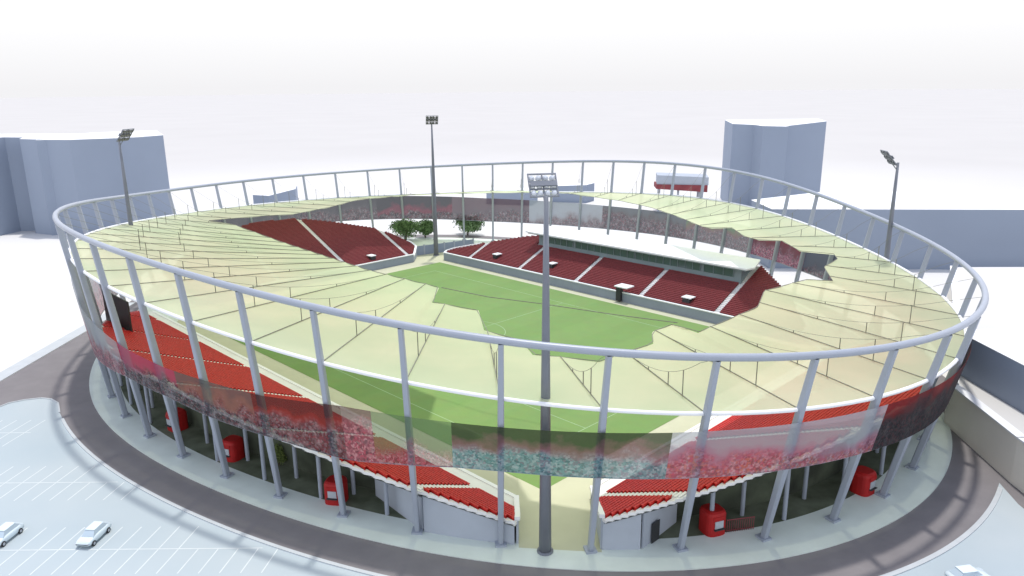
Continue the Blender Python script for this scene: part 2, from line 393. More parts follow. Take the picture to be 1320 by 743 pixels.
for idx, t in enumerate(col_t):
    ro = rad(t)*.985; ri = r_in(t); up = []; lo = []
    for j in range(13):
        f = j/12; r = ro + (ri-ro)*f; z = roof_z(t, f)
        lo.append((OX+r*math.cos(t), OY+r*math.sin(t), z+.09))
        if j: up.append((OX+r*math.cos(t), OY+r*math.sin(t), z + .1 + (ztop(t)-zsec(t)-.6)*(1-f)**2.6))
    up.insert(0, P(t, .998, ztop(t)-.3))
    mb = MB(); mb.tube(lo, .065, 5); mb.build('radial_seam', M['cable'], roof)
    mb = MB(); mb.tube(up, .03, 5)
    for j in (3, 5, 8): mb.tube([up[j], lo[j]], .07, 5)
    mb.build('hanger_cable', M['cable'], roof)

# ------------------------------------------------------------------ stands
Z0, SL = 1.75, .42
RD = .64                      # row depth
SB = .953
def along_limits(kind, d):
    """extent along the stand for the row line at distance d behind the front line; returns (a0, a1)"""
    step = .1; ok = []
    a = -95.
    while a < 100:
        if inside(kind, a, d): ok.append(a)
        a += step
    return (ok[0], ok[-1]) if ok else None
FRB = [(-56, 3), (-54, 5), (-44, 10.8), (-33, 16.5), (-22, 20.5), (0, 24.4), (22, 24.6), (40, 23.4), (46, 21.5), (55, 15), (62, 9), (67, 4)]
FLB = [(-42, 16), (-41, 18), (-25, 27.5), (-11, 31), (4, 30), (15, 25), (27, 18), (30, 14), (33, 8)]
def inside(kind, a, d):
    if kind == 'FR': return a > -17.7-(36.3+d) and a < 36.3+d+31 and -56 < a < 67 and d < interp(FRB, a)
    if kind == 'FL':
        u = -59.3-d; return a < -31.8-u and a > 18.4+u and -46 < a < 33 and d < interp(FLB, a)
    if kind == 'NL': u, v = a, -55.6-d
    else: u, v = 75.5+d, a
    x, y = R2*(u+v), R2*(v-u); t = math.atan2(y, x)
    if math.hypot(x, y) > rad(t)*SB: return False
    if kind == 'NL': return x < 10 and y < 1.5
    return x > 20.5 and y < -33
def place(kind, a, d, z=0.):
    if kind == 'FR': return uvw(a, 36.3+d, z)
    if kind == 'FL': return uvw(-59.3-d, a, z)
    if kind == 'NL': return uvw(a, -55.6-d, z)
    return uvw(75.5+d, a, z)
AX = {'FR': (Vector((R2, -R2, 0)), Vector((R2, R2, 0))), 'FL': (Vector((R2, R2, 0)), Vector((-R2, R2, 0))),
      'NL': (Vector((R2, -R2, 0)), Vector((-R2, -R2, 0))), 'NR': (Vector((R2, R2, 0)), Vector((R2, -R2, 0)))}
AISLES = {'FR': (-44, -21.7, .5, 22.8, 45), 'FL': (27, 4, -19), 'NL': (64, 41.7, 19.4, -3, -25.2, -47.5), 'NR': (-47.5, -25.2, -2.5, 19.5)}
AW = .60                      # half width of an aisle
def make_stand(kind, label, prom):
    ea, ed = AX[kind]; near = kind in ('NL', 'NR'); AW = .85 if near else .75
    st = thing('grandstand', label, 'grandstand', place(kind, 0, 0), 0, 'grandstands around the pitch')
    # front promenade + rows
    rows = []; d = prom
    while True:
        lim = along_limits(kind, d+.15)
        if not lim or lim[1]-lim[0] < 3: break
        rows.append((d, lim)); d += RD
        if d > 40: break
    lim0 = along_limits(kind, .02)
    con = MB()
    # promenade slab
    a0, a1 = lim0; la = along_limits(kind, prom)
    A, B, Cc, D = place(kind, a0, 0), place(kind, a1, 0), place(kind, la[1], prom), place(kind, la[0], prom)
    pts = [A, B, Cc, D]
    ar = sum(pts[i][0]*pts[(i+1) % 4][1]-pts[(i+1) % 4][0]*pts[i][1] for i in range(4))
    if ar < 0: pts = pts[::-1]
    con.prism([(p[0], p[1]) for p in pts], .15, Z0+.002)
    for i, (d, (a0, a1)) in enumerate(rows):
        z = Z0 + SL*(d-prom+RD) ; c = place(kind, (a0+a1)/2, d+RD/2)
        if near and i+1 < len(rows):
            e0, e1 = rows[i+1][1]; con.prism(ccw([place(kind, q, w_)[:2] for q, w_ in ((a0, d), (a1, d), (e1, d+RD), (e0, d+RD))]), z-.42, z)
        else: con.box((c[0], c[1], z-.21), ea*((a1-a0)/2), ed*(RD/2), (0, 0, .21))
    con.build('terrace', M['concrete'], st)
    # seat blocks between aisles
    cuts = sorted(AISLES[kind]); edges = [-200] + cuts + [200]
    for b0, b1 in zip(edges, edges[1:]):
        mb = MB()
        for i, (d, (a0, a1)) in enumerate(rows):
            s0 = a0+.3; s1 = a1-.3
            if near and i+1 < len(rows): s0 = max(s0, rows[i+1][1][0]+.25); s1 = min(s1, rows[i+1][1][1]-.25)
            s0 = max(s0, b0+AW); s1 = min(s1, b1-AW)
            if kind == 'FR' and d > 13.2: 
                s1 = min(s1, 46) if False else s1
                if s1 > -25 and s0 < 45:      # the press box stands here
                    if s0 < -25: s1 = -25.5
                    elif s1 > 45.6: s0 = 45.6
                    else: continue
            n = int((s1-s0)/.56)
            if n < 1: continue
            z = Z0 + SL*(d-prom+RD); w = (s1-s0)/n
            for q in range(n):
                c = s0 + w*(q+.5); j = random.uniform(-.012, .012)
                p = Vector(place(kind, c, d+.27)); mb.box((p.x, p.y, z+.36+j), ea*(w*.46), ed*.24, (0, 0, .045))
                p = Vector(place(kind, c, d+.52)); mb.box((p.x, p.y, z+.50+j), ea*(w*.45), ed*.045, Vector((0, 0, .18))+ed*.03)
            p = Vector(place(kind, (s0+s1)/2, d+RD/2)); mb.box((p.x, p.y, z+.012), ea*((s1-s0)/2), ed*(RD/2-.004), (0, 0, .012)); p = Vector(place(kind, (s0+s1)/2, d+.38)); mb.box((p.x, p.y, z+.17), ea*((s1-s0)/2), ed*.1, (0, 0, .14))
        if mb.v: mb.build('seat_block', M['seat_shaded' if kind in ('FR', 'FL') else 'seat'], st)
    # aisle steps: white, two risers per row
    for ca in cuts:
        mb = MB()
        for i, (d, (a0, a1)) in enumerate(rows):
            if a0+AW < ca < a1-AW and not (kind == 'FR' and d > 13.2 and -25 < ca < 45.6):
                z = Z0 + SL*(d-prom+RD); p = place(kind, ca, d+.18)
                mb.box((p[0], p[1], z+.06), ea*(AW-.06), ed*.155, (0, 0, .14 if near else .10))
                p = place(kind, ca, d+RD*.5); mb.box((p[0], p[1], z+.012), ea*(AW-.08), ed*RD*.46, (0, 0, .012))
        if mb.v: mb.build('aisle', M['concrete'], st)
    # front wall + white coping
    a0, a1 = lim0; c = place(kind, (a0+a1)/2, -.15); h = 2.45 if kind in ('FR', 'FL') else 1.55
    mb = MB(); mb.box((c[0], c[1], .1+h/2), ea*((a1-a0)/2), ed*.148, (0, 0, h/2)); mb.build('front_wall', M['front_grey'], st)
    mb = MB(); mb.box((c[0], c[1], .1+h+.12), ea*((a1-a0)/2+.1), ed*.3, (0, 0, .12)); mb.build('coping', M['roof_white'], st)
    # raking underside and end walls
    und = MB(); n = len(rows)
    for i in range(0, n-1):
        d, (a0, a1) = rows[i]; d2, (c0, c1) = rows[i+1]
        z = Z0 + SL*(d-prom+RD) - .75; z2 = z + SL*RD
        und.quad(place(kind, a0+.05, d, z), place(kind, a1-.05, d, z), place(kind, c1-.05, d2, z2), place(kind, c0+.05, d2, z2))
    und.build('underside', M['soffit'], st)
    # end walls along both short ends (from the first row back to where the curve takes over)
    for side in (0, 1):
        ring = [place(kind, lim0[side], .0)]; zz = [Z0]
        for d, lim in rows:
            ring.append(place(kind, lim[side], d)); zz.append(Z0 + SL*(d-prom+RD))
            if d > (9 if kind in ('FR', 'FL') else 40): break
        # only the straight end, not the curved back
        if kind in ('NL', 'NR') :
            keep = [0]
            for i in range(1, len(ring)):
                x, y = ring[i][0]-OX, ring[i][1]-OY
                if math.hypot(x, y) < rad(math.atan2(y, x))*(SB-.006): keep.append(i)
            ring = [ring[i] for i in keep]; zz = [zz[i] for i in keep]
        mb = MB()
        for i in range(len(ring)-1):
            a = Vector(ring[i]); b = Vector(ring[i+1]); dd = (b-a); dd.normalize(); nn = Vector((-dd.y, dd.x, 0))*.14
            q = [a-nn, b-nn, b+nn, a+nn]; mb.prism([(p.x, p.y) for p in q], .12, [zz[i], zz[i+1], zz[i+1], zz[i]])
        if mb.v: mb.build('end_wall', M['grey_wall'], st)
        mb = MB()
        for i in range(len(ring)-1):
            a = Vector(ring[i]); b = Vector(ring[i+1]); dd = (b-a); dd.normalize(); nn = Vector((-dd.y, dd.x, 0))*.34
            q = [a-nn, b-nn, b+nn, a+nn]; mb.prism([(p.x, p.y) for p in q], [zz[i]+.002, zz[i+1]+.002, zz[i+1]+.002, zz[i]+.002], [zz[i]+.5, zz[i+1]+.5, zz[i+1]+.5, zz[i]+.5])
        if mb.v: mb.build('end_coping', M['roof_white'], st)
    return st, rows

st_nl, rows_nl = make_stand('NL', 'long near grandstand with bright red seats, left of the near corner passage', 2.4)
st_nr, rows_nr = make_stand('NR', 'near grandstand with bright red seats, right of the near corner passage', 2.4)
st_fr, rows_fr = make_stand('FR', 'long far grandstand with red seats in painted shade below the white roofed press box', 2.2)
st_fl, rows_fl = make_stand('FL', 'far left grandstand with red seats in painted shade between left roof edge and far floodlight mast', 2.2)

# walls, columns at the back of the near stands
def zrow(d): return Z0 + SL*(d-2.4+RD)
def back_wall(st, kind, degs, s, mat_, name, zsub=.8, thick=.006, z0=.13, zmax=99):
    mb = MB()
    for a, b in zip(degs, degs[1:]):
        q = [P(math.radians(a), s), P(math.radians(b), s), P(math.radians(b), s-thick), P(math.radians(a), s-thick)]
        def zz(p):
            x, y = p[0]-OX, p[1]-OY; u, v = R2*(x-y), R2*(x+y); d = (-55.6-v) if kind == 'NL' else (u-75.5)
            return max(.5, min(zmax, zrow(d)-zsub))
        zs = [zz(p) for p in q]
        if (Vector(q[1])-Vector(q[0])).cross(Vector(q[2])-Vector(q[1])).z < 0: q = q[::-1]; zs = zs[::-1]
        mb.prism([(p[0], p[1]) for p in q], z0, zs)
    mb.build(name, mat_, st)
def fr_(a, b, n): return [a+(b-a)*i/n for i in range(n+1)]
back_wall(st_nl, 'NL', fr_(-84.3, -91.2, 5), .948, M['grey_wall'], 'back_wall', .35)
back_wall(st_nr, 'NR', fr_(-78.2, -75.6, 3), .948, M['grey_wall'], 'back_wall', .35)
# recessed grey return walls, then the dark concourse wall
def wall_between(st, a, b, z0, za, zb, m, name, th=.15):
    a = Vector(a); b = Vector(b); d = (b-a); d.z = 0; d.normalize(); n = Vector((-d.y, d.x, 0))*th
    mb = MB(); q = [a-n, b-n, b+n, a+n]; mb.prism([(p.x, p.y) for p in q], z0, [za, zb, zb, za]); mb.build(name, m, st)
wall_between(st_nl, P(math.radians(-91.3), .945), P(math.radians(-96.5), .885), .13, 4.9, 4.4, M['grey_wall'], 'return_wall')
wall_between(st_nr, P(math.radians(-75.4), .945), P(math.radians(-71.5), .895), .13, 5.5, 5.2, M['grey_wall'], 'return_wall')
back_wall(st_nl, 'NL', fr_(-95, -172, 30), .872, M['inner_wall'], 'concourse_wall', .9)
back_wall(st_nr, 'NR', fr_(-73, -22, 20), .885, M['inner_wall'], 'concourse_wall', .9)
mb = MB()   # door in the right return wall
a = Vector(P(math.radians(-74.6), .936)); b = Vector(P(math.radians(-73.8), .926)); d = (b-a).normalized(); n = Vector((-d.y, d.x, 0))
if n.dot(Vector((OX, OY, 0))-a) > 0: n = -n
mb.box((a+b)/2 + n*.2 + Vector((0, 0, 1.5)), d*.8, n*.04, (0, 0, 1.4)); mb.build('door', M['dark'], st_nr)
def under_cols(st, kind, xs, s):
    for x in xs:
        t = bay_t(x); p = P(t, s); xx, yy = p[0]-OX, p[1]-OY; u, v = R2*(xx-yy), R2*(xx+yy); d = (-55.6-v) if kind == 'NL' else (u-75.5)
        zt = zrow(d)-.8
        if zt < 2: continue
        mb = MB(); mb.tube([(p[0], p[1], .1), (p[0], p[1], zt)], .30, 10); mb.build('support_column', M['steel'], st)
# column indices run anticlockwise from -85.3 deg: negative ones lie left of the passage
under_cols(st_nl, 'NL', [-k-.45 for k in range(1, 13)], .925)
under_cols(st_nl, 'NL', [-k-.05 for k in range(2, 12)], .895)
under_cols(st_nr, 'NR', [k+.5 for k in range(2, 11)], .925)
under_cols(st_nr, 'NR', [k+.1 for k in range(3, 10)], .90)
# dark partition at the left end of the long near stand
wall_between(st_nl, (-85.6, 153.4, 0), (-76.8, 146.0, 0), 6.0, 15.2, 14.4, M['dark'], 'partition')
# stair entrances (dark mouths under small white hoods) on the far stands
def mouth(st, kind, a, d, w=1.3):
    ea, ed = AX[kind]; z = Z0+SL*(d-2.2+RD)
    p = Vector(place(kind, a, d, z)); mb = MB(); mb.box(p+ed*1.2+Vector((0, 0, .7)), ea*w*.6, ed*1.1, (0, 0, .9)); e = mb.build('entrance', M['dark'], st)
    mb = MB(); mb.box(p+ed*1.3+Vector((0, 0, 1.7)), ea*w*.8, ed*1.2, (0, 0, .12))
    o = mb.build('hood', M['roof_white'], e); o.location = (0, 0, 0)
mouth(st_fr, 'FR', -34, 3.6); mouth(st_fr, 'FR', -11.5, 4.6); mouth(st_fr, 'FR', 36, 2.6, 1.7); mouth(st_fl, 'FL', 14, 2.6)
ea, ed = AX['FR']
booth = thing('pitchside_booth', 'small white roofed booth with a dark front on the far stand front wall', 'booth', uvw(18, 35.4, .1))
mb = MB(); mb.box(Vector(uvw(18, 35.6, 2.3)), ea*.7, ed*.6, (0, 0, 1.9)); mb.build('cabin', M['dark'], booth)
mb = MB(); mb.box(Vector(uvw(18.8, 36.5, 4.3)), ea*2.0, ed*1.7, (0, 0, .14)); mb.build('roof', M['roof_white'], booth)

# press box
pb = thing('press_box', 'long low press box with white flat roof and dark window strip on the far stand', 'press box', uvw(10, 50, 7))
mb = MB()
front = [(-24.5, 50.3), (44.6, 50.3)]; back = [(43.8, 58.4), (-24.5, 58.4)]
xy = lambda L: [uvw(u, v)[:2] for u, v in L]
mb.prism(ccw(xy(front+back)), 6.6, 11.0); mb.build('wall', M['teal_wall'], pb)
mb = MB(); mb.prism(ccw(xy([(-27, 46.8), (47.6, 47.2), (48.2, 50), (45, 59.0), (-27, 59.0)])), 11.35, 11.75); mb.build('roof', M['roof_white'], pb)
mb = MB(); mb.prism(ccw(xy([(-26.5, 47.2), (47.2, 47.5), (44, 58.8), (-26.5, 58.8)])), 11.003, 11.347); mb.build('fascia', M['teal_wall'], pb)
for ua, ub in ((-22.5, -10.5), (-9.5, 12), (12.4, 33), (34, 42.5)):
    w = MB(); c = Vector(uvw((ua+ub)/2, 50.2, 9.3)); w.box(c, ea*((ub-ua)/2), ed*.06, (0, 0, .95))
    wo = w.build('window', M['glass'], pb)
    fm = MB()
    n = max(2, int((ub-ua)/2.2))
    for i in range(n+1):
        c = Vector(uvw(ua+(ub-ua)*i/n, 50.1, 9.3)); fm.box(c, ea*.06, ed*.08, (0, 0, 1.0))
    o = fm.build('frame', M['teal_wall'], wo); o.location = (0, 0, 0)

# ------------------------------------------------------------------ printed banner round the facade
TOPB = [(-180, 19.4), (-165, 21.2), (-150, 21.8), (-138, 18.6), (-126, 17.0), (-118, 16.5), (-105, 16.8), (-97, 17.9), (-60, 18.0), (-40, 17.4), (0, 16.6), (45, 15.8), (90, 15.4), (135, 17), (180, 19.4)]
BOTB = [(-180, 9.2), (-150, 8.2), (-138, 9.6), (-128, 11.2), (-119, 11.3), (-112, 10.6), (-103, 10.4), (-97, 9.9), (-88, 11.7), (-85, 11.8), (-60, 11.2), (-50, 10.2), (0, 9.4), (45, 8.4), (90, 7.1), (135, 8.6), (180, 9.2)]
GW = (.62, .66, .70)
crowdA = [(.10, .07, .09), (.45, .10, .16), (.25, .16, .20), (.60, .45, .50), (.07, .06, .08), (.40, .28, .30)]
crowdT = [(.10, .22, .26), (.16, .30, .34), (.30, .38, .42), (.06, .10, .13), (.45, .50, .55), (.25, .13, .20)]
crowdD = [(.03, .03, .05), (.09, .06, .08), (.30, .26, .30), (.05, .06, .06), (.22, .05, .07), (.12, .14, .16)]
crowdK = [(.012, .012, .018), (.03, .02, .03), (.06, .05, .06), (.02, .02, .025), (.10, .03, .04), (.035, .04, .05)]
crowdR = [(.55, .12, .20), (.30, .10, .14), (.62, .40, .48), (.16, .10, .12), (.60, .20, .12), (.42, .30, .40)]
PAN = [
 (-88.6, -75.0, ((.045, .065, .03), (.46, .16, .24), crowdT, .47, 0.9), 'dark green and pink printed panel with blue crowd'),
 (-75.0, -60.0, ((.36, .38, .46), (.42, .09, .22), crowdR, .48, 0.74), 'lilac topped panel with a pink and red crowd'),
 (-60.0, -42.0, ((.16, .01, .014), (.02, .02, .028), crowdK, .55, .95), 'dark red and black printed panel'),
 (-42.0, -18.0, ((.03, .03, .05), (.03, .03, .04), crowdK, .5, .95), None),
 (-18.0, 5.0, ((.10, .11, .14), (.09, .09, .11), crowdD, .5, .92), None),
 (5.0, 22.0, ((.20, .03, .04), (.14, .08, .09), crowdA, .5, .88), 'dark red crowd panel'),
 (22.0, 40.0, ((.08, .16, .07), (.22, .04, .06), crowdD, .5, .88), None),
 (40.0, 62.0, ((.12, .14, .17), (.10, .09, .10), crowdD, .5, .92), None),
 (62.0, 80.0, ((.30, .34, .40), (.20, .18, .20), crowdD, .45, .88), None),
 (80.0, 97.0, ((.14, .10, .13), (.12, .11, .14), crowdD, .5, .92), None),
 (97.0, 112.0, ((.07, .07, .09), (.38, .06, .12), crowdD, .45, .94), 'grey panel with a magenta streak'),
 (112.0, 150.0, ((.07, .07, .09), (.10, .10, .12), crowdD, .5, .92), None),
 (150.0, 190.0, ((.30, .32, .38), (.24, .24, .28), crowdD, .5, .8), None),
 (190.0, 215.0, ((.34, .37, .44), (.28, .24, .30), crowdA, .45, .75), None),
 (215.0, 232.0, ((.36, .40, .48), (.30, .26, .33), crowdA, .45, 0.64), None),
 (232.0, 243.5, ((.40, .05, .13), (.30, .07, .14), crowdD, .45, 0.74), 'magenta printed panel'),
 (243.5, 254.0, ((.10, .10, .10), (.32, .17, .12), crowdD, .5, 0.78), None),
 (254.0, 263.0, ((.08, .015, .015), (.40, .03, .02), crowdD, .52, 0.80), 'dark panel with a scarlet streak'),
 (263.0, 265.5, ((.16, .08, .09), (.20, .10, .12), crowdA, .75, 0.80), None),
 (265.5, 271.4, ((.13, .22, .11), (.16, .17, .13), crowdA, .35, 0.64), 'green printed panel'),
]
ban = thing('facade_banner', 'see-through printed mesh banner with crowd pictures wrapped around the stadium columns', 'banner', (OX, OY, 0))
def wrapdeg(d): return (d+180) % 360 - 180
for k, (d0, d1, spec, lab) in enumerate(PAN):
    top, mid, pal, sp, al = spec; mb = MB(); mb.uv = []; n = max(4, int((d1-d0)/1.2)); L_ = 0.; prev = None
    for i in range(n+1):
        d = d0+(d1-d0)*i/n; t = math.radians(d); zb = interp(BOTB, wrapdeg(d)); zt = min(interp(TOPB, wrapdeg(d)), zsec(t)-.35)
        for q in range(4):
            z = zb+(zt-zb)*q/3; s = .95+.05*z/ztop(t)+.008; p = P(t, s, z)
            if q == 0:
                if prev: L_ += math.hypot(p[0]-prev[0], p[1]-prev[1])
                prev = p
            mb.v.append(p); mb.uv.append((L_, 7.*q/3))
    for i in range(n):
        for q in range(3): a = i*4+q; mb.f.append((a, a+4, a+5, a+1))
    o = mb.build('banner_panel', banner_mat('banner_print_%d' % k, top, mid, pal, sp, al, k*31.7, (.012 if k == 1 else random.uniform(-.012, .012))), ban, True)
    if lab: o['label'] = lab
mb = MB()
def bt(d, tab): 
    t = math.radians(d); z = interp(tab, wrapdeg(d)); return z if tab is BOTB else min(z, zsec(t)-.35)
for tab in (BOTB,):
    mb.tube([P(math.radians(1.5*i), .95+.05*bt(1.5*i, tab)/ztop(math.radians(1.5*i))+.007, bt(1.5*i, tab)) for i in range(240)], .08, 5, closed=True)
mb.build('bottom_rail', M['steel'], ban)

# ------------------------------------------------------------------ floodlight masts
def mast(u, v, H, label, aim=None, s=1.):
    loc = Vector(uvw(u, v, 0)); t = thing('floodlight_mast', label, 'floodlight mast', loc, 0, 'floodlight masts at the stadium corners')
    d = (Vector(uvw(8, -9.6, 0))-loc) if aim is None else Vector((math.cos(aim), math.sin(aim), 0)); d.z = 0; d.normalize(); sd = Vector((-d.y, d.x, 0))
    mb = MB(); mb.tube([(0, 0, .05), (0, 0, H*.35), (0, 0, H*.75), (0, 0, H-1)], [.78, .62, .40, .24], 16)
    mb.tube([(0, 0, .02), (0, 0, .35)], [1.05, 1.0], 16)
    mb.build('pole', M['mast'], t, True, loc=(0, 0, 0))
    mb = MB(); mb.tube([(0, 0, H-1.4), d*.9+Vector((0, 0, H-1.1))], .16, 8); mb.tube([(0, 0, H-2.6), d*1.1+Vector((0, 0, H-1.3))], .1, 8)
    mb.build('bracket', M['mast'], t, loc=(0, 0, 0))
    # panel tilted out and up towards the pitch, lamps on the underside
    c = d*2.0*s + Vector((0, 0, H)); ax = (d*.62+Vector((0, 0, .78))).normalized(); nn = (d*.78-Vector((0, 0, .62))).normalized()
    W, Hh = 1.9*s, 1.75*s
    fr = MB()
    for q in (-1, 0, 1): fr.box(c+sd*W*q, sd*.07, ax*Hh, nn*.09)
    for q in (-1, -.34, .34, 1): fr.box(c+ax*Hh*q, sd*(W+.07), ax*.07, nn*.07)
    f = fr.build('lamp_frame', M['mast'], t, loc=(0, 0, 0))
    for i in range(4):
        for j in range(3):
            mb = MB(); q = c + sd*W*(-.75+.5*i) + ax*Hh*(-.67+.67*j) + nn*.05
            mb.tube([q-nn*.28, q-nn*.05, q+nn*.2], [.16*s, .40*s, .44*s], 10)
            g = mb.build('lamp', M['lamp'] if u > 0 and v < 0 else M['lamp_dark'], f, loc=(0, 0, 0))
    mb = MB(); mb.box(c-nn*.34, sd*W*.96, ax*Hh*.2, nn*.10); mb.build('gear_tray', M['mast'], f, loc=(0, 0, 0))
    return t
mast(79, -60, 45, 'nearest tall grey floodlight mast standing in the passage between the two near stands', s=.82)
mast(-61.5, 39.0, 45, 'floodlight mast at the far end of the pitch between the two far stands')
mast(-64.6, -55.6, 44.8, 'floodlight mast rising through the left side of the roof before the left tower blocks')
mast(79.5, 46.5, 40.6, 'floodlight mast on the right side with its lamp panel held out on an arm')

# ------------------------------------------------------------------ kiosks
def kiosk(x, y, label, h=3.3, r=1.45, rz=None):
    ang = math.atan2(y-OY, x-OX) if rz is None else rz
    t = thing('kiosk', label, 'kiosk', (x, y, .13), ang, 'red kiosks under the near stands')
    mb = MB(); n = 20; pr = [(0, .0), (1, .0), (1, .5), (1, h-.5), (.92, h-.18), (.75, h)]
    def shp(a, k): 
        c, s_ = math.cos(a), math.sin(a); e = .6
        return (r*k*math.copysign(abs(c)**e, c), r*k*math.copysign(abs(s_)**e, s_))
    for k, z in pr[1:]:
        for i in range(n): a = 2*PI*i/n; p = shp(a, k); mb.v.append((p[0], p[1], z))
    for j in range(len(pr)-2):
        for i in range(n): l = (i+1) % n; mb.f.append((j*n+i, j*n+l, (j+1)*n+l, (j+1)*n+i))
    mb.f.append(tuple((len(pr)-2)*n+i for i in range(n)))
    mb.build('body', M['kiosk_red'], t, loc=(0, 0, 0))
    mb = MB(); mb.abox(r-.02, r+.06, -.62, .62, 1.15, 2.15); mb.build('hatch', M['screen_grey'], t, loc=(0, 0, 0))
    mb = MB(); mb.abox(r-.05, r+.32, -.75, .75, 1.0, 1.10); mb.build('counter', M['dark'], t, loc=(0, 0, 0))
    mb = MB(); mb.abox(r*.985, r+.035, -.8, .8, 2.35, 2.75); mb.build('signboard', M['kiosk_red'], t, loc=(0, 0, 0))
kiosk(-56.6, 117.9, 'small red kiosk on the left walkway, farthest left of the red kiosks')
kiosk(-43.4, 107.2, 'red kiosk beside the round green shrub on the left walkway')
kiosk(-24.6, 94.4, 'red kiosk nearest the left end of the grey corner wall')
kiosk(25.4, 86.2, 'red kiosk beside the low red railing right of the corner passage')
kiosk(48.9, 95.6, 'red kiosk behind leaning columns on the far right walkway')
t = thing('railing', 'low rust red railing with upright bars beside the right kiosk', 'railing', (28.6, 86.0, .13))
mb = MB()
for i in range(13): mb.tube([(27.2+i*.3, 85.7+i*.06, .13), (27.2+i*.3, 85.7+i*.06, 1.9)], .045, 6)
mb.build('bars', M['maroon'], t)
mb = MB(); mb.tube([(27.1, 85.7, 1.9), (30.9, 86.45, 1.9)], .06, 6); mb.tube([(27.1, 85.7, .4), (30.9, 86.45, .4)], .05, 6); mb.build('rail', M['maroon'], t)

# ------------------------------------------------------------------ trees
def leaves(cx, cy, cz, rx, rz_, n, size, seed, flat=0):
    rnd = random.Random(seed); mb = MB(); clumps = [(rnd.uniform(-1, 1), rnd.uniform(-1, 1), rnd.uniform(-1, 1)) for _ in range(14)]
    clumps = [c for c in clumps if sum(x*x for x in c) < 1.3]
    for i in range(n):
        c = rnd.choice(clumps); p = Vector((rnd.gauss(c[0]*.62, .25), rnd.gauss(c[1]*.62, .25), rnd.gauss(c[2]*.62, .25)))
        if p.length > 1.12: continue
        q = Vector((cx+p.x*rx, cy+p.y*rx, cz+p.z*rz_)); a = Vector((rnd.gauss(0, 1), rnd.gauss(0, 1), rnd.gauss(0, 1))).normalized(); b = a.orthogonal().normalized(); c2 = a.cross(b)
        s = size*rnd.uniform(.6, 1.3); mb.quad(q-b*s, q-c2*s*.6, q+b*s, q+c2*s*.6)
    return mb
def tree(x, y, h, r, label, seed, cat='tree'):
    t = thing('tree', label, cat, (x, y, 0), 0, 'leafy trees beyond the far passage')
    mb = MB(); mb.tube([(0, 0, 0), (.1, 0, h*.35), (0, .1, h*.75)], [.32, .22, .08], 8)
    for k in range(6):
        a = k*1.05+seed; z = h*(.3+.07*k); mb.tube([(0, 0, z), (math.cos(a)*r*.6, math.sin(a)*r*.6, z+h*.2)], [.12, .04], 6)
    mb.build('trunk', M['bark'], t, loc=(0, 0, 0))
    leaves(0, 0, h*.6, r, h*.42, 4200, .36, seed).build('crown', M['leaf'], t, loc=(0, 0, 0))
tree(-39.0, 276, 8.0, 6.0, 'broad green tree left of the far floodlight mast, beyond the far passage', 3)
tree(-32.6, 282, 7.0, 3.4, 'smaller green tree just behind the far floodlight mast', 8)
tree(-16.8, 287, 7.2, 6.0, 'wide low green tree right of the far floodlight mast', 5)
t = thing('shrub', 'round yellow green shrub standing between columns under the near left stand', 'shrub', (-35.6, 104.6, .13))
leaves(0, 0, 1.9, 1.5, 1.6, 1500, .14, 11).build('crown', mat('shrub_leaf', (.20, .26, .07), .7, .2, 2., col2=(.10, .14, .04)), t, loc=(0, 0, 0))
mb = MB(); mb.tube([(0, 0, 0), (0, 0, 1.4)], [.12, .08], 8); mb.build('trunk', M['bark'], t, loc=(0, 0, 0))
o = thing('boundary_wall', 'low blue grey wall behind the far floodlight mast at the passage end', 'wall', (-25, 256, 0))
mb = MB(); a = Vector((-33, 251, 0)); b = Vector((-13.5, 263, 0)); d = (b-a).normalized(); n = Vector((-d.y, d.x, 0))
mb.box((a+b)/2+Vector((0, 0, 1.6)), d*((b-a).length/2), n*.15, (0, 0, 1.6)); mb.build('wall_panel', M['block'], o)
mb = MB()
for i in range(7): p = a+(b-a)*i/6; mb.box(p+Vector((0, 0, 1.75)), d*.22, n*.22, (0, 0, 1.75))
mb.build('pier', M['grey_wall'], o)

# ------------------------------------------------------------------ surrounding buildings (plain massing blocks)
def building(name, label, pts, z0, ztops, m=None, cat='building', parapet=.12):
    pts = list(pts); k = len(pts); ar = sum(pts[i][0]*pts[(i+1) % k][1]-pts[(i+1) % k][0]*pts[i][1] for i in range(k))
    zt = ztops if isinstance(ztops, list) else [ztops]*k
    if ar < 0: pts = pts[::-1]; zt = zt[::-1]
    cx = sum(p[0] for p in pts)/k; cy = sum(p[1] for p in pts)/k
    t = thing(name, label, cat, (cx, cy, z0))
    mb = MB(); mb.prism(pts, z0, zt); mb.build('wall', m or M['block'], t)
    mb = MB(); mb.prism([(cx+(p[0]-cx)*1.004, cy+(p[1]-cy)*1.004) for p in pts], [z+.003 for z in zt], [z+parapet for z in zt]); mb.build('roof', M['roof_white'], t)
    return t
building('tower_block', 'wide blue grey tower block with folded front at the left picture edge',
   [(-236, 300), (-222, 292), (-201.5, 293), (-199, 304), (-192, 305), (-190, 299), (-181, 295), (-181, 330), (-236, 334)], 0, [37.4, 37.6, 37.6, 37.4, 37.2, 37, 37, 37, 37])
building('tower_block', 'blue grey tower block with folded front just right of the widest left block',
   [(-180.6, 294), (-178, 296), (-168, 294), (-152, 299), (-143, 297), (-132.5, 295), (-150, 328), (-182, 336)], 0, [36.8, 36.8, 36.8, 37.0, 37.4, 38.2, 38.2, 37])
building('tower_block', 'tall blue grey tower block with dark folded side, right of the centre behind the roof',
   [(98.6, 344), (107.5, 342), (109.5, 336), (119.5, 333), (121, 341), (143, 351), (147, 371), (105, 380)], 0, [38.0, 37.6, 37.4, 37.2, 37.0, 38.4, 38.6, 38])
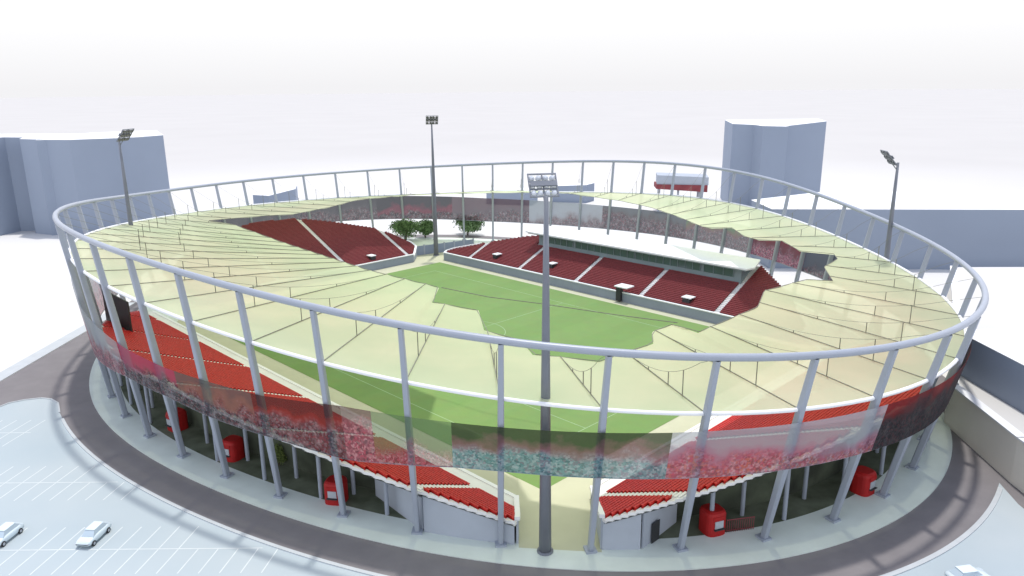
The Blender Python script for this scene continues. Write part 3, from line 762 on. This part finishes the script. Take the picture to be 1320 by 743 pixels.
building('warehouse', 'long low blue wall building with white roof at the right behind the stadium',
   [(79, 248), (79.5, 229), (109, 227), (134, 225.2), (175, 222.2), (230, 219), (236, 262), (110, 266)], 0, 18.4, cat='building')
t = building('low_building', 'low blue walled building with white roof at the right edge beyond the beige wall',
   [(76.6, 124.5), (77.2, 110.6), (78.0, 92), (78.5, 60), (120, 60), (124, 128)], 6.95, 14.0)
building('low_building', 'small blue building with slanting roof beyond the left roof edge',
   [(-120, 352), (-111, 347), (-99.5, 350), (-103, 366), (-118, 368)], 0, [7.2, 7.4, 10.0, 10.0, 7.2], cat='building', parapet=.2)
building('low_building', 'small white roofed building beyond the far stand, left of the red board',
   [(19, 371), (36, 366), (41, 374), (24, 380)], 0, [7.6, 8.6, 8.6, 7.6])
building('low_building', 'low pale building seen above the banner behind the nearest mast head',
   [(-12, 366), (10, 360), (13, 372), (-10, 378)], 0, 6.4)
# red and grey board building beyond the far right roof
t = thing('gallery_building', 'red and grey gallery building on posts above the far right roof edge', 'building', (75, 338, 0))
mb = MB(); mb.prism([(64.5, 336), (86.0, 331), (88, 343), (66, 347)], 12.6, [16.6, 16.0, 16.0, 16.6]); mb.build('upper_wall', M['grey_wall'], t)
mb = MB(); mb.prism([(64.2, 335.6), (85.6, 330.6), (86.5, 342), (65, 346)], [10.6, 9.6, 9.6, 10.6], 12.59); mb.build('lower_wall', M['maroon'], t)
for x, y in ((66, 338), (74, 336), (83, 334), (84, 341), (67, 345)):
    mb = MB(); mb.tube([(x, y, 0), (x, y, 10.8)], .5, 8); mb.build('post', M['grey_wall'], t)

# raised terrace and beige retaining wall on the right
mb = MB(); mb.poly([(x, y, 6.9) for x, y in [(71.8, 20), (71.9, 97.7), (73.4, 117.3), (93, 150), (120, 200), (260, 196), (260, 20)]])
struct(mb.build('raised_ground', M['terrace_top']))
rw = thing('retaining_wall', 'beige retaining wall with white coping along the road at the right edge', 'wall', (71.6, 95, 0))
line = [(71.35, 20), (71.4, 97.7), (72.9, 117.6), (92.5, 150.6), (119.6, 200.6)]
mb = MB(); cp = MB()
for (x0, y0), (x1, y1) in zip(line, line[1:]):
    a = Vector((x0, y0, 0)); b = Vector((x1, y1, 0)); d = (b-a).normalized(); n = Vector((-d.y, d.x, 0)); l = (b-a).length/2
    mb.box((a+b)/2+Vector((0, 0, 3.45)), d*l, n*.3, (0, 0, 3.45)); cp.box((a+b)/2+Vector((0, 0, 7.02))-n*.3, d*(l+.1), n*.75, (0, 0, .12))
mb.build('wall_face', M['beige'], rw); cp.build('coping', M['roof_white'], rw)

# ------------------------------------------------------------------ cars
def car():
    t = thing('parked_car', '', 'car', (0, 0, 0), 0, 'pale cars in the parking lots')
    # body lofted along x (length)
    secs = [(-2.15, .72, .45, .72), (-2.05, .84, .34, .90), (-1.2, .90, .28, .98), (0, .92, .27, 1.0), (1.1, .90, .28, .95), (1.85, .86, .32, .82), (2.12, .70, .42, .66)]
    mb = MB()
    for x, w, z0, z1 in secs:
        for y, z in ((-w*.92, z0), (-w, z0+.18), (-w, z1-.16), (-w*.86, z1), (w*.86, z1), (w, z1-.16), (w, z0+.18), (w*.92, z0)): mb.v.append((x, y, z))
    for i in range(len(secs)-1):
        for k in range(8): l = (k+1) % 8; mb.f.append((i*8+k, (i+1)*8+k, (i+1)*8+l, i*8+l))
    mb.f.append(tuple(range(8))); mb.f.append(tuple((len(secs)-1)*8+k for k in reversed(range(8)))); mb.build('body', M['car_paint'], t, True, loc=(0, 0, 0))
    mb = MB(); s2 = [(-1.75, .74, .93, .95), (-1.15, .70, .95, 1.38), (-.2, .69, .95, 1.46), (.5, .68, .95, 1.38), (1.15, .76, .93, .96)]
    for x, w, z0, z1 in s2:
        for y, z in ((-w-.06, z0), (-w*.82, z1), (w*.82, z1), (w+.06, z0)): mb.v.append((x, y, z))
    for i in range(4):
        for k in range(4): l = (k+1) % 4; mb.f.append((i*4+k, (i+1)*4+k, (i+1)*4+l, i*4+l))
    mb.build('windows', M['car_glass'], t, loc=(0, 0, 0))
    mb = MB(); mb.box((-.33, 0, 1.44), (.85, 0, 0), (0, .57, 0), (0, 0, .035)); mb.build('roof', M['car_paint'], t, loc=(0, 0, 0))
    for x in (-1.3, 1.32):
        for y in (-.86, .86):
            mb = MB(); mb.tube([(x, y-.11, .32), (x, y+.11, .32)], .32, 14); w = mb.build('wheel', M['tyre'], t, loc=(0, 0, 0))
            mb = MB(); mb.tube([(x, y-.125, .32), (x, y+.125, .32)], .18, 10); mb.build('rim', M['screen_grey'], w, loc=(0, 0, 0))
    for y in (-.6, .6):
        mb = MB(); mb.box((2.02, y, .62), (.09, 0, 0), (0, .17, 0), (0, 0, .07)); mb.build('headlight', M['lamp'], t, loc=(0, 0, 0))
    return t
c1 = car(); c1.location = (-53.8, 85.8, .004); c1.scale = (1.12, 1.12, 1.12); c1.rotation_euler.z = math.radians(-96); c1['label'] = 'pale blue car parked alone in the middle of the left parking lot'
c2 = copy_tree(c1); c2.location = (-65.2, 85.8, .004); c2['label'] = 'pale blue car cut by the left picture edge in the parking lot'
c3 = copy_tree(c1); c3.location = (52.2, 75.7, .02); c3.rotation_euler.z = math.radians(10); c3['label'] = 'pale blue car cut by the bottom picture edge at lower right'

# ------------------------------------------------------------------ light, sky, camera
SUN_EL, SUN_AZ = math.radians(77), math.radians(80)    # azimuth of the sun measured from +x towards +y
w = bpy.data.worlds.new('World'); sc.world = w; w.use_nodes = True; nt = w.node_tree; bg = nt.nodes['Background']
sky = nt.nodes.new('ShaderNodeTexSky'); sky.sky_type = 'NISHITA'; sky.sun_disc = False; sky.sun_elevation = SUN_EL; sky.sun_rotation = PI/2-SUN_AZ
sky.altitude = 0; sky.air_density = 1.0; sky.dust_density = 1.2; sky.ozone_density = 1.5
# the milky white horizon air: the sky whitens towards the horizon
tcw = nt.nodes.new('ShaderNodeTexCoord'); sxw = nt.nodes.new('ShaderNodeSeparateXYZ'); nt.links.new(tcw.outputs['Generated'], sxw.inputs[0])
mrw = nt.nodes.new('ShaderNodeMapRange'); mrw.inputs[1].default_value = .15; mrw.inputs[2].default_value = .9; mrw.interpolation_type = 'SMOOTHSTEP'; nt.links.new(sxw.outputs['Z'], mrw.inputs[0])
rpw = nt.nodes.new('ShaderNodeValToRGB'); rpw.color_ramp.elements[0].position = 0.; rpw.color_ramp.elements[0].color = (.865, .86, .87, 1); rpw.color_ramp.elements[1].position = .085; rpw.color_ramp.elements[1].color = (1, 1, 1, 1); e3 = rpw.color_ramp.elements.new(.4); e3.color = (1.75, 1.75, 1.78, 1); nt.links.new(sxw.outputs['Z'], rpw.inputs[0])  # last stop: unseen overhead sky brightened to lift the shade fill
scw = nt.nodes.new('ShaderNodeMix'); scw.data_type = 'RGBA'; scw.blend_type = 'MULTIPLY'; scw.inputs[0].default_value = 1; nt.links.new(rpw.outputs[0], scw.inputs[6]); scw.inputs[7].default_value = (5.2, 5.2, 5.25, 1)
mxw = nt.nodes.new('ShaderNodeMix'); mxw.data_type = 'RGBA'; nt.links.new(mrw.outputs[0], mxw.inputs[0]); nt.links.new(scw.outputs[2], mxw.inputs[6]); nt.links.new(sky.outputs[0], mxw.inputs[7])
nt.links.new(mxw.outputs[2], bg.inputs[0]); bg.inputs[1].default_value = .15
sun = bpy.data.objects.new('sun', bpy.data.lights.new('sun', 'SUN')); C.objects.link(sun); sun.data.energy = 2.0; sun.data.angle = math.radians(2.5); sun.data.color = (1, .965, .90)
dirv = Vector((math.cos(SUN_EL)*math.cos(SUN_AZ), math.cos(SUN_EL)*math.sin(SUN_AZ), math.sin(SUN_EL)))
sun.rotation_euler = dirv.to_track_quat('Z', 'Y').to_euler(); sun.location = (0, 0, 200)

cam = bpy.data.objects.new('camera', bpy.data.cameras.new('camera')); C.objects.link(cam)
cam.data.sensor_width = 36; cam.data.lens = 978.77/1320*36; cam.data.clip_end = 20000; cam.data.clip_start = .5
cam.matrix_world = Matrix.Translation((0, 0, 55.728)) @ Matrix.Rotation(PI/2-.26175, 4, 'X') @ Matrix.Rotation(-.0089, 4, 'Z')
sc.camera = cam
sc.view_settings.view_transform = 'Standard'; sc.view_settings.look = 'None'; sc.view_settings.gamma = 1; sc.view_settings.exposure = .42
sc.render.engine = 'CYCLES'; sc.cycles.transparent_max_bounces = 24; sc.cycles.max_bounces = 8
